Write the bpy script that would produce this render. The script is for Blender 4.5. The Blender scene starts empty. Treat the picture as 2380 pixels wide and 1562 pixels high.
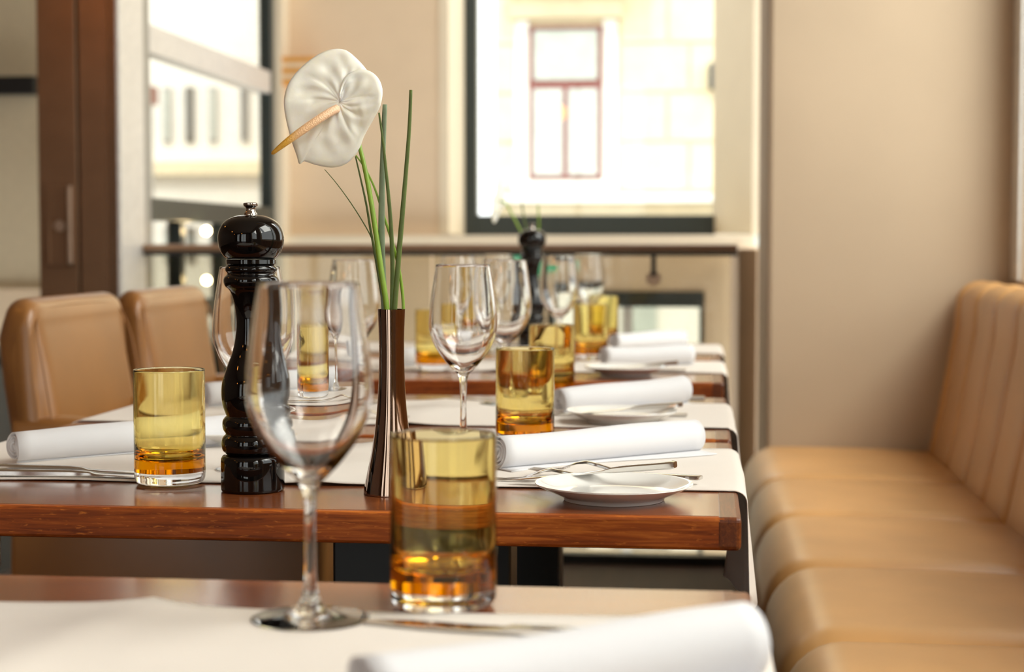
import bpy, bmesh, math, random
from mathutils import Vector, Matrix
random.seed(7)
PI = math.pi
SC = bpy.context.scene
COL = SC.collection

# ------------------------------------------------------------------ camera
cam_d = bpy.data.cameras.new('camera')
cam = bpy.data.objects.new('camera', cam_d)
COL.objects.link(cam)
cam.location = (0, 0, 1.002)
cam.rotation_euler = (PI/2 - math.atan2(216, 4000), 0, math.atan2(450, 4000))
cam_d.sensor_width = 36
cam_d.lens = 36*4000/2380
cam_d.clip_start = .05
cam_d.clip_end = 200
cam_d.dof.use_dof = True
cam_d.dof.focus_distance = 1.745
cam_d.dof.aperture_fstop = 5.6
SC.camera = cam

# ------------------------------------------------------------------ world
wd = bpy.data.worlds.new('overcast_sky')
SC.world = wd
wd.use_nodes = True
bg = wd.node_tree.nodes['Background']
bg.inputs[0].default_value = (.97, .97, .96, 1)
bg.inputs[1].default_value = 2.2

# ------------------------------------------------------------------ lights
def sun(name, d, strength, ang, color):
    l = bpy.data.lights.new(name, 'SUN')
    l.energy = strength; l.angle = ang; l.color = color
    o = bpy.data.objects.new(name, l); COL.objects.link(o)
    o.rotation_euler = Vector(d).to_track_quat('-Z', 'Y').to_euler()
    o.location = (0, -5, 8)
sun('sun', (-.06, .83, -.62), 1.15, .02, (1, .93, .80))

def area(name, loc, aim, sx, sy, power, color):
    l = bpy.data.lights.new(name, 'AREA')
    l.shape = 'RECTANGLE'; l.size = sx; l.size_y = sy; l.energy = power; l.color = color
    o = bpy.data.objects.new(name, l); COL.objects.link(o)
    o.location = loc
    o.rotation_euler = (Vector(aim)-Vector(loc)).to_track_quat('-Z', 'Y').to_euler()
    return o
# daylight from the street side: one bright sky patch outside every right-hand window
for nm, y, ly, pw in (('daylight_far', 3.5, 1.6, 76), ('daylight_middle', 1.45, 1.7, 64), ('daylight_near', -1.0, 2.2, 84)):
    a = area(nm, (1.75, y, 3.05), (.2, y, .75), ly, 1.5, pw, (1, .95, .87))
    a.rotation_euler = Matrix(((0, -.66, .75), (1, 0, 0), (0, .75, .66))).to_euler()
# added fill lamp behind the railing, aimed to brighten the pier
area('stairwell_fill', (-.7, 5.7, 3.15), (-1.3, 7.2, 1.9), 1.4, .6, 9, (1, .95, .88))

SC.view_settings.view_transform = 'Standard'
SC.view_settings.look = 'None'
SC.view_settings.gamma = 1
SC.view_settings.use_curve_mapping = False
SC.view_settings.exposure = .40
cy = SC.cycles
cy.max_bounces = 20
cy.transmission_bounces = 18
cy.glossy_bounces = 6
cy.diffuse_bounces = 4
cy.transparent_max_bounces = 12
cy.volume_bounces = 0
cy.sample_clamp_indirect = 6
cy.blur_glossy = .6
cy.use_adaptive_sampling = True
cy.adaptive_threshold = .02
cy.use_denoising = True

# ------------------------------------------------------------------ materials
def new_mat(name):
    m = bpy.data.materials.new(name); m.use_nodes = True
    return m, m.node_tree, m.node_tree.nodes['Principled BSDF']
def coords(nt, scale=(1, 1, 1), kind='Object'):
    tc = nt.nodes.new('ShaderNodeTexCoord'); mp = nt.nodes.new('ShaderNodeMapping')
    mp.inputs['Scale'].default_value = scale
    nt.links.new(tc.outputs[kind], mp.inputs[0])
    return mp.outputs[0]
def noise(nt, vec, scale, detail=4, rough=.5, dist=0):
    n = nt.nodes.new('ShaderNodeTexNoise')
    n.inputs['Scale'].default_value = scale; n.inputs['Detail'].default_value = detail
    n.inputs['Roughness'].default_value = rough; n.inputs['Distortion'].default_value = dist
    nt.links.new(vec, n.inputs['Vector']); return n.outputs[0]
def ramp(nt, fac, stops):
    r = nt.nodes.new('ShaderNodeValToRGB'); e = r.color_ramp.elements
    while len(e) < len(stops): e.new(.5)
    for q, (p, c) in zip(e, stops): q.position = p; q.color = (*c, 1)
    nt.links.new(fac, r.inputs[0]); return r.outputs[0]
def bump(nt, bs, h, strength, dist=.001):
    b = nt.nodes.new('ShaderNodeBump'); b.inputs['Strength'].default_value = strength
    b.inputs['Distance'].default_value = dist
    nt.links.new(h, b.inputs['Height']); nt.links.new(b.outputs[0], bs.inputs['Normal'])
def plain(name, col, rough=.5, metal=0, var=.06, scale=30, bmp=0, coat=0, spec=.5, emit=0, trans=0):
    m, nt, bs = new_mat(name)
    v = coords(nt)
    n = noise(nt, v, scale)
    c2 = tuple(max(0, x*(1-var)) for x in col); c3 = tuple(min(1, x*(1+var)) for x in col)
    nt.links.new(ramp(nt, n, [(.3, c2), (.7, c3)]), bs.inputs['Base Color'])
    bs.inputs['Roughness'].default_value = rough; bs.inputs['Metallic'].default_value = metal
    bs.inputs['Coat Weight'].default_value = coat; bs.inputs['Specular IOR Level'].default_value = spec
    if bmp: bump(nt, bs, n, bmp)
    if emit:
        bs.inputs['Emission Color'].default_value = (*col, 1); bs.inputs['Emission Strength'].default_value = emit
    return m
def wood(name, c1, c2, c3, rough, coat=.0, axis=0, fine=1.0, spec=.5):
    m, nt, bs = new_mat(name)
    s = [150, 150, 150]; s[axis] = 9
    v = coords(nt, tuple(q*fine for q in s))
    s3 = [420, 420, 420]; s3[axis] = 70
    fl = noise(nt, coords(nt, tuple(s3)), 1.0, 3, .6, .3)
    n1 = noise(nt, v, 1.6, 8, .62, .6)
    s2 = [9, 9, 9]; s2[axis] = .8
    n2 = noise(nt, coords(nt, tuple(s2)), 1.2, 4, .5, 1.2)
    mx = nt.nodes.new('ShaderNodeMath'); mx.operation = 'MULTIPLY_ADD'
    nt.links.new(n1, mx.inputs[0]); mx.inputs[1].default_value = .6
    sc = nt.nodes.new('ShaderNodeMath'); sc.operation = 'MULTIPLY'; sc.inputs[1].default_value = .4
    nt.links.new(n2, sc.inputs[0]); nt.links.new(sc.outputs[0], mx.inputs[2])
    col = ramp(nt, mx.outputs[0], [(.34, c1), (.5, c2), (.66, c3)])
    # short pale pores and flecks
    mm = nt.nodes.new('ShaderNodeMix'); mm.data_type = 'RGBA'
    nt.links.new(ramp(nt, fl, [(.60, (0, 0, 0)), (.70, (.8, .8, .8))]), mm.inputs[0])
    nt.links.new(col, mm.inputs[6]); mm.inputs[7].default_value = (*c3, 1)
    nt.links.new(mm.outputs[2], bs.inputs['Base Color'])
    bs.inputs['Specular IOR Level'].default_value = spec
    bs.inputs['Roughness'].default_value = rough
    bs.inputs['Coat Weight'].default_value = coat; bs.inputs['Coat Roughness'].default_value = .12
    bump(nt, bs, n1, .12, .0006)
    return m
def fabric(name, col, var=.03, thin=0):
    m, nt, bs = new_mat(name)
    v = coords(nt)
    w = nt.nodes.new('ShaderNodeTexWave'); w.inputs['Scale'].default_value = 420; w.inputs['Distortion'].default_value = .6
    nt.links.new(v, w.inputs['Vector'])
    n = noise(nt, v, 18)
    nt.links.new(ramp(nt, n, [(.3, tuple(x*(1-var) for x in col)), (.7, col)]), bs.inputs['Base Color'])
    bs.inputs['Roughness'].default_value = .85; bs.inputs['Sheen Weight'].default_value = .25
    bs.inputs['Specular IOR Level'].default_value = .2
    bump(nt, bs, w.outputs[1], .1, .0004)
    if thin:   # light cloth lets some daylight through
        tr = nt.nodes.new('ShaderNodeBsdfTranslucent'); tr.inputs[0].default_value = (*col, 1)
        mx = nt.nodes.new('ShaderNodeMixShader'); mx.inputs[0].default_value = thin
        nt.links.new(bs.outputs[0], mx.inputs[1]); nt.links.new(tr.outputs[0], mx.inputs[2])
        nt.links.new(mx.outputs[0], nt.nodes['Material Output'].inputs[0])
    return m
def leather(name, col, rough=.42):
    m, nt, bs = new_mat(name)
    v = coords(nt)
    n = noise(nt, v, 6, 3)
    nt.links.new(ramp(nt, n, [(.3, tuple(x*.88 for x in col)), (.7, tuple(min(1, x*1.06) for x in col))]), bs.inputs['Base Color'])
    vo = nt.nodes.new('ShaderNodeTexVoronoi'); vo.inputs['Scale'].default_value = 420
    nt.links.new(v, vo.inputs['Vector'])
    bs.inputs['Roughness'].default_value = rough
    bs.inputs['Coat Weight'].default_value = .25; bs.inputs['Coat Roughness'].default_value = .28
    bump(nt, bs, vo.outputs[0], .12, .0005)
    return m
def glass(name, absorb=None, density=0, rough=0, ior=1.5, tint=(1, 1, 1)):
    m = bpy.data.materials.new(name); m.use_nodes = True; nt = m.node_tree
    nt.nodes.remove(nt.nodes['Principled BSDF'])
    g = nt.nodes.new('ShaderNodeBsdfGlass'); g.inputs['IOR'].default_value = ior; g.inputs['Roughness'].default_value = rough
    g.inputs['Color'].default_value = (*tint, 1)
    out = nt.nodes['Material Output']; nt.links.new(g.outputs[0], out.inputs[0])
    if absorb:
        a = nt.nodes.new('ShaderNodeVolumeAbsorption'); a.inputs[0].default_value = (*absorb, 1); a.inputs[1].default_value = density
        nt.links.new(a.outputs[0], out.inputs[1])
    return m
def pane_glass(name, tint=(1, 1, 1), refl=1.0):
    m = bpy.data.materials.new(name); m.use_nodes = True; nt = m.node_tree
    nt.nodes.remove(nt.nodes['Principled BSDF'])
    t = nt.nodes.new('ShaderNodeBsdfTransparent'); t.inputs[0].default_value = (*tint, 1)
    g = nt.nodes.new('ShaderNodeBsdfGlossy'); g.inputs['Roughness'].default_value = .0
    lw = nt.nodes.new('ShaderNodeLayerWeight'); lw.inputs[0].default_value = .5
    pw = nt.nodes.new('ShaderNodeMath'); pw.operation = 'POWER'; pw.inputs[1].default_value = 5
    nt.links.new(lw.outputs['Facing'], pw.inputs[0])
    f = nt.nodes.new('ShaderNodeMath'); f.operation = 'MULTIPLY_ADD'; f.inputs[1].default_value = .9*refl; f.inputs[2].default_value = .03*refl
    nt.links.new(pw.outputs[0], f.inputs[0])
    mx = nt.nodes.new('ShaderNodeMixShader')
    nt.links.new(f.outputs[0], mx.inputs[0]); nt.links.new(t.outputs[0], mx.inputs[1]); nt.links.new(g.outputs[0], mx.inputs[2])
    nt.links.new(mx.outputs[0], nt.nodes['Material Output'].inputs[0])
    return m

M = {}
M['wall'] = plain('cream_plaster', (.78, .62, .43), .8, var=.03, scale=5, bmp=.05)
M['wall_pink'] = plain('warm_plaster', (.51, .395, .275), .75, var=.04, scale=3, bmp=.05)
M['reveal'] = plain('pale_plaster', (.80, .70, .52), .7, var=.03, scale=4)
M['dark_wall'] = plain('dark_wood_panelling', (.13, .075, .045), .5)
M['ceiling'] = plain('ceiling_paint', (.42, .33, .24), .8, var=.02)
M['floor'] = wood('dark_floorboards', (.03, .014, .007), (.05, .022, .01), (.075, .034, .016), .6, 0, 1, 1, .25)
M['outer'] = plain('grey_asphalt', (.35, .33, .30), .9)
M['table'] = wood('walnut_veneer', (.10, .024, .007), (.19, .050, .014), (.31, .095, .028), .25, .3, 0)
M['table_edge'] = wood('walnut_edge', (.11, .018, .002), (.30, .062, .006), (.62, .18, .022), .5, 0, 0, .9, .3)
M['table_end'] = wood('walnut_end_grain', (.06, .013, .003), (.14, .032, .006), (.26, .075, .014), .35, .2, 1)
M['black'] = plain('black_lacquered_steel', (.008, .008, .008), .4)
M['runner'] = fabric('beige_linen', (.81, .74, .67), thin=.08)
M['napkin'] = fabric('white_damask', (.70, .695, .715), .015)
M['leather'] = leather('tan_leather', (.58, .31, .11), .42)
M['leather_chair'] = leather('brown_leather', (.31, .135, .038), .32)
M['clear'] = glass('clear_crystal')
M['clear_base'] = glass('clear_glass_base')
M['amber'] = glass('amber_glass', (.957, .815, .0), 100, tint=(.992, .958, .80))
M['steel'] = plain('polished_steel', (.72, .70, .67), .13, 1, var=.03)
M['mill'] = plain('black_gloss_lacquer', (.003, .0025, .0025), .03, var=.1)
M['mill_metal'] = plain('pewter_metal', (.48, .44, .40), .15, 1)
M['copper'] = plain('brown_chrome', (.36, .25, .19), .03, 1, var=.03)
M['vase_in'] = plain('dark_vase_inside', (.03, .02, .015), .4)
M['porcelain'] = plain('white_porcelain', (.86, .85, .82), .08, coat=.5, var=.01)
M['pillar'] = plain('bronze_panel', (.24, .13, .07), .30, .6, var=.08, scale=8)
M['bronze'] = plain('brushed_bronze', (.50, .36, .26), .3, .8)
M['rail'] = wood('rail_wood', (.20, .10, .05), (.29, .16, .085), (.36, .21, .12), .4, .1, 0)
M['frame'] = plain('dark_green_frame', (.022, .032, .030), .35)
M['alu'] = plain('grey_aluminium', (.34, .34, .33), .35, .5)
M['alu_light'] = plain('pale_aluminium', (.72, .70, .66), .4, .2)
M['stone'] = plain('cream_facade_stone', (.80, .68, .46), .85, var=.06, scale=6)
M['stone_white'] = plain('white_facade_render', (.86, .83, .76), .85, var=.04, scale=3)
M['red_frame'] = plain('red_brown_window_paint', (.20, .045, .032), .5)
M['curtain'] = plain('pale_net_curtain', (.50, .54, .49), .9, var=.08, scale=7)
M['dark_window'] = plain('dark_window_glass', (.10, .12, .12), .15)
M['pane'] = pane_glass('window_glass', (.97, .99, .98))
M['balustrade'] = pane_glass('balustrade_glass', (.80, .79, .74))
M['green'] = plain('exit_sign_green', (.0, .36, .16), .4, emit=.5)
M['sign_white'] = plain('exit_sign_white', (.85, .9, .86), .4, emit=.5)
M['shade'] = plain('orange_lamp_fabric', (.75, .36, .08), .8)
M['shade_pale'] = plain('cream_lamp_fabric', (.85, .66, .42), .8)
M['bulb'] = plain('glowing_bulb', (1, .74, .36), .4, emit=40)
M['bulb_orange'] = plain('glowing_orange_bulb', (1, .36, .06), .4, emit=22)
M['panel_cream'] = plain('cream_wall_panel', (.66, .56, .38), .5, var=.03)
M['yellow'] = plain('yellow_stripe', (.62, .38, .04), .5)
M['grey_box'] = plain('dark_grey_plastic', (.07, .07, .065), .5)
M['stem'] = plain('fresh_green_stem', (.22, .36, .025), .4, var=.15, scale=40)
M['blade'] = plain('dark_green_blade', (.105, .15, .028), .5, var=.2, scale=50)
M['blade_grey'] = plain('grey_green_blade', (.20, .26, .15), .5, var=.15, scale=50)

def spathe_mat():
    m, nt, bs = new_mat('waxy_white_petal')
    v = coords(nt)
    n = noise(nt, v, 45, 4)
    nt.links.new(ramp(nt, n, [(.3, (.89, .84, .71)), (.7, (.96, .92, .81))]), bs.inputs['Base Color'])
    bs.inputs['Roughness'].default_value = .3
    bs.inputs['Coat Weight'].default_value = .3
    bs.inputs['Subsurface Weight'].default_value = .5
    bs.inputs['Subsurface Radius'].default_value = (.006, .005, .003)
    bs.inputs['Subsurface Scale'].default_value = .5
    bump(nt, bs, n, .25, .002)
    return m
M['spathe'] = spathe_mat()
def spadix_mat():
    m, nt, bs = new_mat('orange_spadix')
    tc = nt.nodes.new('ShaderNodeTexCoord')
    at = nt.nodes.new('ShaderNodeAttribute'); at.attribute_name = 'along'
    nt.links.new(ramp(nt, at.outputs['Fac'], [(0, (.86, .56, .36)), (.55, (.86, .52, .26)), (.74, (.80, .42, .05)), (1, (.55, .27, .02))]), bs.inputs['Base Color'])
    bs.inputs['Roughness'].default_value = .5
    vo = nt.nodes.new('ShaderNodeTexVoronoi'); vo.inputs['Scale'].default_value = 700
    nt.links.new(tc.outputs['Object'], vo.inputs['Vector'])
    bump(nt, bs, vo.outputs[0], .5, .0008)
    return m
M['spadix'] = spadix_mat()

# ------------------------------------------------------------------ helpers
def tag(o, label=None, cat=None, group=None, kind=None):
    if label: o['label'] = label
    if cat: o['category'] = cat
    if group: o['group'] = group
    if kind: o['kind'] = kind
    return o
def empty(name, loc=(0, 0, 0), rz=0):
    o = bpy.data.objects.new(name, None); COL.objects.link(o)
    o.location = loc; o.rotation_euler = (0, 0, rz); o.empty_display_size = .05
    return o
def obj(name, bm, mat, parent=None, smooth=False, angle=None):
    bmesh.ops.recalc_face_normals(bm, faces=bm.faces)
    me = bpy.data.meshes.new(name); bm.to_mesh(me); bm.free()
    me.materials.append(mat)
    if smooth or angle:
        for p in me.polygons: p.use_smooth = True
    if angle: me.set_sharp_from_angle(angle=angle)
    o = bpy.data.objects.new(name, me); COL.objects.link(o)
    if parent: o.parent = parent
    return o
def B(): return bmesh.new()
def box(bm, x0, x1, y0, y1, z0, z1, bev=0, seg=2, mat=None):
    r = bmesh.ops.create_cube(bm, size=1)
    vs = r['verts']
    for v in vs:
        v.co = Vector(((x0+x1)/2+v.co.x*(x1-x0), (y0+y1)/2+v.co.y*(y1-y0), (z0+z1)/2+v.co.z*(z1-z0)))
    if bev:
        es = list({e for v in vs for e in v.link_edges})
        bmesh.ops.bevel(bm, geom=es, offset=bev, segments=seg, profile=.5, affect='EDGES')
    return bm
def bx(*a, **k): return box(B(), *a, **k)
def prism(bm, pts, z0, z1):
    lo = [bm.verts.new((x, y, z0)) for x, y in pts]; hi = [bm.verts.new((x, y, z1)) for x, y in pts]
    n = len(pts)
    for i in range(n):
        bm.faces.new((lo[i], lo[(i+1) % n], hi[(i+1) % n], hi[i]))
    bm.faces.new(lo[::-1]); bm.faces.new(hi); return bm
def lathe(bm, prof, n=48, close=False):
    """prof: (r, z) list; r==0 ends become poles; close joins last to first."""
    rings = []
    for r, z in prof:
        if r <= 1e-6: rings.append([bm.verts.new((0, 0, z))])
        else: rings.append([bm.verts.new((r*math.cos(2*PI*i/n), r*math.sin(2*PI*i/n), z)) for i in range(n)])
    prs = list(zip(rings[:-1], rings[1:]))
    if close: prs.append((rings[-1], rings[0]))
    for a, b in prs:
        for i in range(n):
            j = (i+1) % n
            if len(a) == 1 and len(b) == 1: continue
            if len(a) == 1: bm.faces.new((a[0], b[j], b[i]))
            elif len(b) == 1: bm.faces.new((a[i], a[j], b[0]))
            else: bm.faces.new((a[i], a[j], b[j], b[i]))
    return bm
def smooth_prof(p, k=4):
    out = []
    for i in range(len(p)-1):
        p0 = p[max(i-1, 0)]; p1 = p[i]; p2 = p[i+1]; p3 = p[min(i+2, len(p)-1)]
        for s in range(k):
            t = s/k
            out.append(tuple(.5*((2*p1[q])+(-p0[q]+p2[q])*t+(2*p0[q]-5*p1[q]+4*p2[q]-p3[q])*t*t+(-p0[q]+3*p1[q]-3*p2[q]+p3[q])*t**3) for q in range(len(p1))))
    out.append(tuple(p[-1])); return out
def tube(bm, pts, rads, n=10, flat=1.0, side=Vector((1, 0, 0)), cap=True):
    """tube through pts; flat squashes it along the direction perpendicular to side."""
    pts = [Vector(p) for p in pts]; rings = []
    for i, p in enumerate(pts):
        t = (pts[min(i+1, len(pts)-1)]-pts[max(i-1, 0)]).normalized()
        a = (side - t*side.dot(t)).normalized(); b = t.cross(a)
        r = rads[i] if isinstance(rads, (list, tuple)) else rads
        rings.append([bm.verts.new(p+a*(r*math.cos(2*PI*k/n))+b*(r*flat*math.sin(2*PI*k/n))) for k in range(n)])
    for a, b in zip(rings[:-1], rings[1:]):
        for k in range(n): bm.faces.new((a[k], a[(k+1) % n], b[(k+1) % n], b[k]))
    if cap: bm.faces.new(rings[0][::-1]); bm.faces.new(rings[-1])
    return rings
def struct(name, bm, mat, **k): return tag(obj(name, bm, mat, **k), kind='structure')
def dup(root, loc, rz=None, label=None, group=None, scale=None):
    r = root.copy(); COL.objects.link(r); r.location = loc
    if rz is not None: r.rotation_euler = (0, 0, rz)
    if scale: r.scale = (scale,)*3
    if label: r['label'] = label
    if group: r['group'] = group
    for ch in list(root.children):
        c = ch.copy(); COL.objects.link(c); c.parent = r
        for g in list(ch.children):
            d = g.copy(); COL.objects.link(d); d.parent = c
    return r

# ================================================================== SETTING
YC = 4.555      # face of the column that closes the bench
CEIL = 3.3
struct('floor', bx(-4.6, .95, -3.2, 5.34, -.25, 0), M['floor'])
struct('ceiling', bx(-4.8, .98, -3.4, 7.2, CEIL, CEIL+.2), M['ceiling'])
b = B()
box(b, -4.8, .98, -3.4, -3.2, -.25, .06); box(b, -4.8, .98, -3.4, -3.2, 2.75, CEIL)
for a, c in ((-4.8, -3.7), (-2.75, -2.15), (-.6, .98)): box(b, a, c, -3.4, -3.2, .06, 2.75)
struct('wall_back', b, M['dark_wall'])
for i, (a, c) in enumerate(((-3.7, -2.75), (-2.15, -.6))):
    e = empty('window_%d' % (i+8)); tag(e, kind='structure')
    for q in ((a, a+.06, .06, 2.75), (c-.06, c, .06, 2.75), ((a+c)/2-.03, (a+c)/2+.03, .12, 2.69), (a+.06, c-.06, .06, .12), (a+.06, c-.06, 2.69, 2.75)):
        obj('frame_bar', bx(q[0], q[1], -3.33, -3.27, q[2], q[3]), M['frame'], e)
    obj('pane', bx(a+.06, c-.06, -3.305, -3.299, .12, 2.69), M['pane'], e)
struct('wall_left', bx(-4.8, -4.6, -3.2, 7.9, -3, CEIL), M['dark_wall'])
# column beside the railing, closing the bench
struct('wall_column', bx(.16, 1.02, YC, 5.36, -.25, CEIL, bev=.012), M['wall_pink'])
# right street wall with windows above the bench
RX = .79
wins = [(3.02, 4.44), (.62, 2.25), (-2.3, -.1)]
b = B()
box(b, RX, RX+.22, -3.2, YC, -.25, .905)
box(b, RX, RX+.22, -3.2, YC, 2.95, CEIL)
ys = [-3.2, -2.3, -.1, .62, 2.25, 3.02, 4.44, YC]
for i in range(0, 8, 2): box(b, RX, RX+.22, ys[i], ys[i+1], .905, 2.95)
struct('wall_right', b, M['wall_pink'])
def window_frame(name, y0, y1):
    fr = struct(name, B(), M['alu_light'])
    w = .045
    for a in ((y0, y0+w, .905, 2.95), (y1-w, y1, .905, 2.95), (y0+w, y1-w, .905, .905+w), (y0+w, y1-w, 2.95-w, 2.95)):
        obj('frame_bar', bx(RX+.12, RX+.17, *a, bev=.003), M['alu_light'], fr)
    obj('pane', bx(RX+.142, RX+.148, y0+w, y1-w, .905+w, 2.95-w), M['pane'], fr)
def window_frame2(n, y0, y1):
    e = empty('window_%d' % n); tag(e, kind='structure')
    w = .045
    for a in ((y0, y0+w, .905, 2.95), (y1-w, y1, .905, 2.95), (y0+w, y1-w, .905, .905+w), (y0+w, y1-w, 2.95-w, 2.95)):
        obj('frame_bar', bx(RX+.12, RX+.17, *a, bev=.003), M['alu_light'], e)
    obj('pane', bx(RX+.142, RX+.148, y0+w, y1-w, .905+w, 2.95-w), M['pane'], e)
for i, (a, c) in enumerate(wins): window_frame2(i+3, a, c)

# window wall behind the stairwell: pier, splayed reveals, sill, lower window
YW, YF = 7.2, 7.62
b = prism(B(), [(-1.79, YW), (-1.111, YW), (-1.085, YF+.15), (-1.79, YF+.15)], -3, CEIL)
struct('wall_pier', b, M['wall'])
b = prism(B(), [(.19, YW), (.03, YF), (.03, YF+.15), (.9, YF+.15), (.9, YW)], 1.04, CEIL)
struct('wall_reveal', b, M['reveal'])
b = B()   # pale splayed reveal lining on the left of the window
prism(b, [(-1.118, YW-.006), (-1.078, YW-.006), (-1.066, YF), (-1.09, YF)], 1.04, CEIL)
struct('trim_1', b, M['reveal'])
# lower wall around the lower window
LW = (-.66, -.005, -.36, .735)
b = B()
box(b, -1.111, LW[0], YW, YF, -3, .985); box(b, LW[1], .9, YW, YF, -3, .985)
box(b, LW[0], LW[1], YW, YF, .80, .985); box(b, LW[0], LW[1], YW, YF, -3, LW[2])
struct('wall_far', b, M['wall'])
struct('trim_2', bx(-1.80, .2, YW-.10, YF, .985, 1.035, bev=.006), M['reveal'])
# big window
e = empty('window_1'); tag(e, kind='structure')
x0, x1, z0 = -1.075, .04, 1.037
obj('frame_bar', bx(x0, x0+.062, YF-.02, YF+.06, z0, CEIL, bev=.004), M['frame'], e)
obj('frame_bar', bx(x0+.062, x1, YF-.02, YF+.06, z0, z0+.088, bev=.004), M['frame'], e)
obj('pane', bx(x0+.062, x1, YF+.01, YF+.018, z0+.088, CEIL), M['pane'], e)
# lower window
e = empty('window_2'); tag(e, kind='structure')
obj('frame_bar', bx(LW[0], LW[1]+.0, YW-.012, YW+.07, LW[3], LW[3]+.066, bev=.004), M['frame'], e)
obj('frame_bar', bx(LW[0], LW[1], YW-.012, YW+.07, LW[2]-.05, LW[2], bev=.004), M['frame'], e)
obj('frame_bar', bx(LW[0], LW[0]+.03, YW, YW+.07, LW[2], LW[3]), M['frame'], e)
obj('frame_bar', bx(LW[1]-.02, LW[1], YW, YW+.07, LW[2], LW[3]), M['frame'], e)
obj('frame_bar', bx(-.345, -.305, YW+.01, YW+.06, LW[2], LW[3]), M['alu_light'], e)
obj('pane', bx(LW[0]+.03, LW[1]-.02, YW+.03, YW+.036, LW[2], LW[3]), M['pane'], e)

# left glazed side of the stairwell (runs towards the street)
GX = -1.79
e = empty('window_7'); tag(e, kind='structure')
def gbar(y0, y1, z0, z1, m='frame', dx=.05): obj('frame_bar', bx(GX-dx, GX, y0, y1, z0, z1, bev=.004), M[m], e)
gbar(5.36, 5.44, -.5, CEIL, 'alu'); gbar(7.0, 7.06, -.5, CEIL)
gbar(5.44, 7.0, 1.075, 1.15); gbar(5.44, 7.0, 1.62, 1.71, 'alu_light', .07)
gbar(5.44, 7.0, .74, .80); gbar(5.44, 7.0, .44, .48)
gbar(5.75, 5.80, -.5, 1.075); gbar(6.28, 6.36, -.5, 1.075)
obj('pane', bx(GX-.028, GX-.022, 5.44, 7.0, 1.15, 1.62), M['pane'], e)
obj('pane', bx(GX-.028, GX-.022, 5.44, 7.0, 1.71, CEIL), M['pane'], e)
obj('pane', bx(GX-.028, GX-.022, 5.44, 7.0, -.5, 1.075), M['pane'], e)
struct('trim_3', bx(-1.82, -1.76, 7.06, YW, -.5, CEIL), M['reveal'])
struct('trim_4', bx(-1.83, -1.785, 5.13, 5.36, 0, CEIL, bev=.004), M['alu_light'])

struct('trim_6', bx(RX-.012, RX, 4.445, 4.545, .906, CEIL, bev=.003), M['alu_light'])
# bronze clad pillar with recessed pull handles
p = empty('bronze_pillar', (-1.92, 5.22, 0)); tag(p, 'tall dark bronze clad pillar with recessed pull handles left of the glazing', 'pillar')
def loc(bm, dx, dy, dz=0):
    bmesh.ops.translate(bm, vec=(dx, dy, dz), verts=bm.verts); return bm
obj('panel', bx(-.128, -.003, -.09, .12, 0, CEIL, bev=.004), M['pillar'], p)
obj('panel', bx(.003, .128, -.09, .12, 0, CEIL, bev=.004), M['pillar'], p)
q = obj('lock_plate', bx(-.105, -.008, -.096, -.091, .93, 1.185, bev=.002), M['pillar'], p)
obj('keyhole', loc(lathe(B(), [(0, .004), (.016, .004), (.019, 0), (0, 0)], 24), 0, 0), M['bronze'], q)
k = q.children[0]; k.rotation_euler = (PI/2, 0, 0); k.location = (-.058, -.0962, 1.055)
obj('handle', bx(-.031, -.015, -.112, -.097, .935, 1.18, bev=.005), M['bronze'], p)
obj('handle', bx(-.098, -.088, -.104, -.097, .935, 1.07, bev=.003), M['pillar'], p)

# service area left of the pillar
struct('wall_service', bx(-4.6, -2.42, 6.6, 6.75, 0, CEIL), M['panel_cream'])
tag(obj('menu_rail', bx(-3.3, -2.615, 6.52, 6.59, 1.585, 1.655, bev=.004), M['black']), 'short black rail high on cream wall left of bronze pillar', 'rail')
struct('trim_5', bx(-3.2, -2.42, 6.57, 6.6, 0, .82), M['wall'])
sb = empty('sideboard', (-2.2, 4.75, 0)); tag(sb, 'low black service sideboard behind the leftmost chair', 'sideboard')
obj('worktop', bx(-.5, .22, -.2, .25, .66, .69, bev=.003), M['black'], sb)
obj('body', bx(-.48, .20, -.18, .25, .06, .66), M['grey_box'], sb)
obj('yellow_stripe', bx(-.4, .07, -.188, -.181, .58, .60), M['yellow'], sb)
obj('drawer', bx(.085, .185, -.195, -.181, .47, .60, bev=.003), M['black'], sb)
obj('drawer', bx(-.4, .07, -.195, -.181, .30, .55, bev=.003), M['black'], sb)

# balustrade
bl = empty('balustrade', (0, 5.35, 0)); tag(bl, 'glass balustrade with brown wooden handrail along the stairwell', 'balustrade')
obj('handrail', bx(-1.785, .098, -.03, .035, .976, .998, bev=.008), M['rail'], bl)
obj('rail_channel', bx(-1.785, .098, -.012, .02, .962, .9755), M['black'], bl)
obj('glass_panel', bx(-1.78, -.86, -.006, .006, .0, .962), M['balustrade'], bl)
obj('glass_panel', bx(-.85, .075, -.006, .006, .0, .962), M['balustrade'], bl)
obj('base_channel', bx(-1.785, .158, -.02, .03, -.04, .03), M['black'], bl)
cl = obj('clamp', bx(-.168, -.152, -.028, -.008, .90, .962, bev=.002), M['black'], bl)
d = obj('clamp_disc', lathe(B(), [(0, .006), (.020, .006), (.023, .003), (.023, -.003), (0, -.003)], 28), M['bronze'], bl)
d.rotation_euler = (PI/2, 0, 0); d.location = (-.160, -.012, .893)
struct('wall_stub', bx(.10, .16, 5.39, 7.09, -.25, .983, bev=.006), plain('shaded_plaster', (.46, .35, .24), .75, var=.03, scale=5))  # shade on the stub is put into this darker plaster colour

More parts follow.
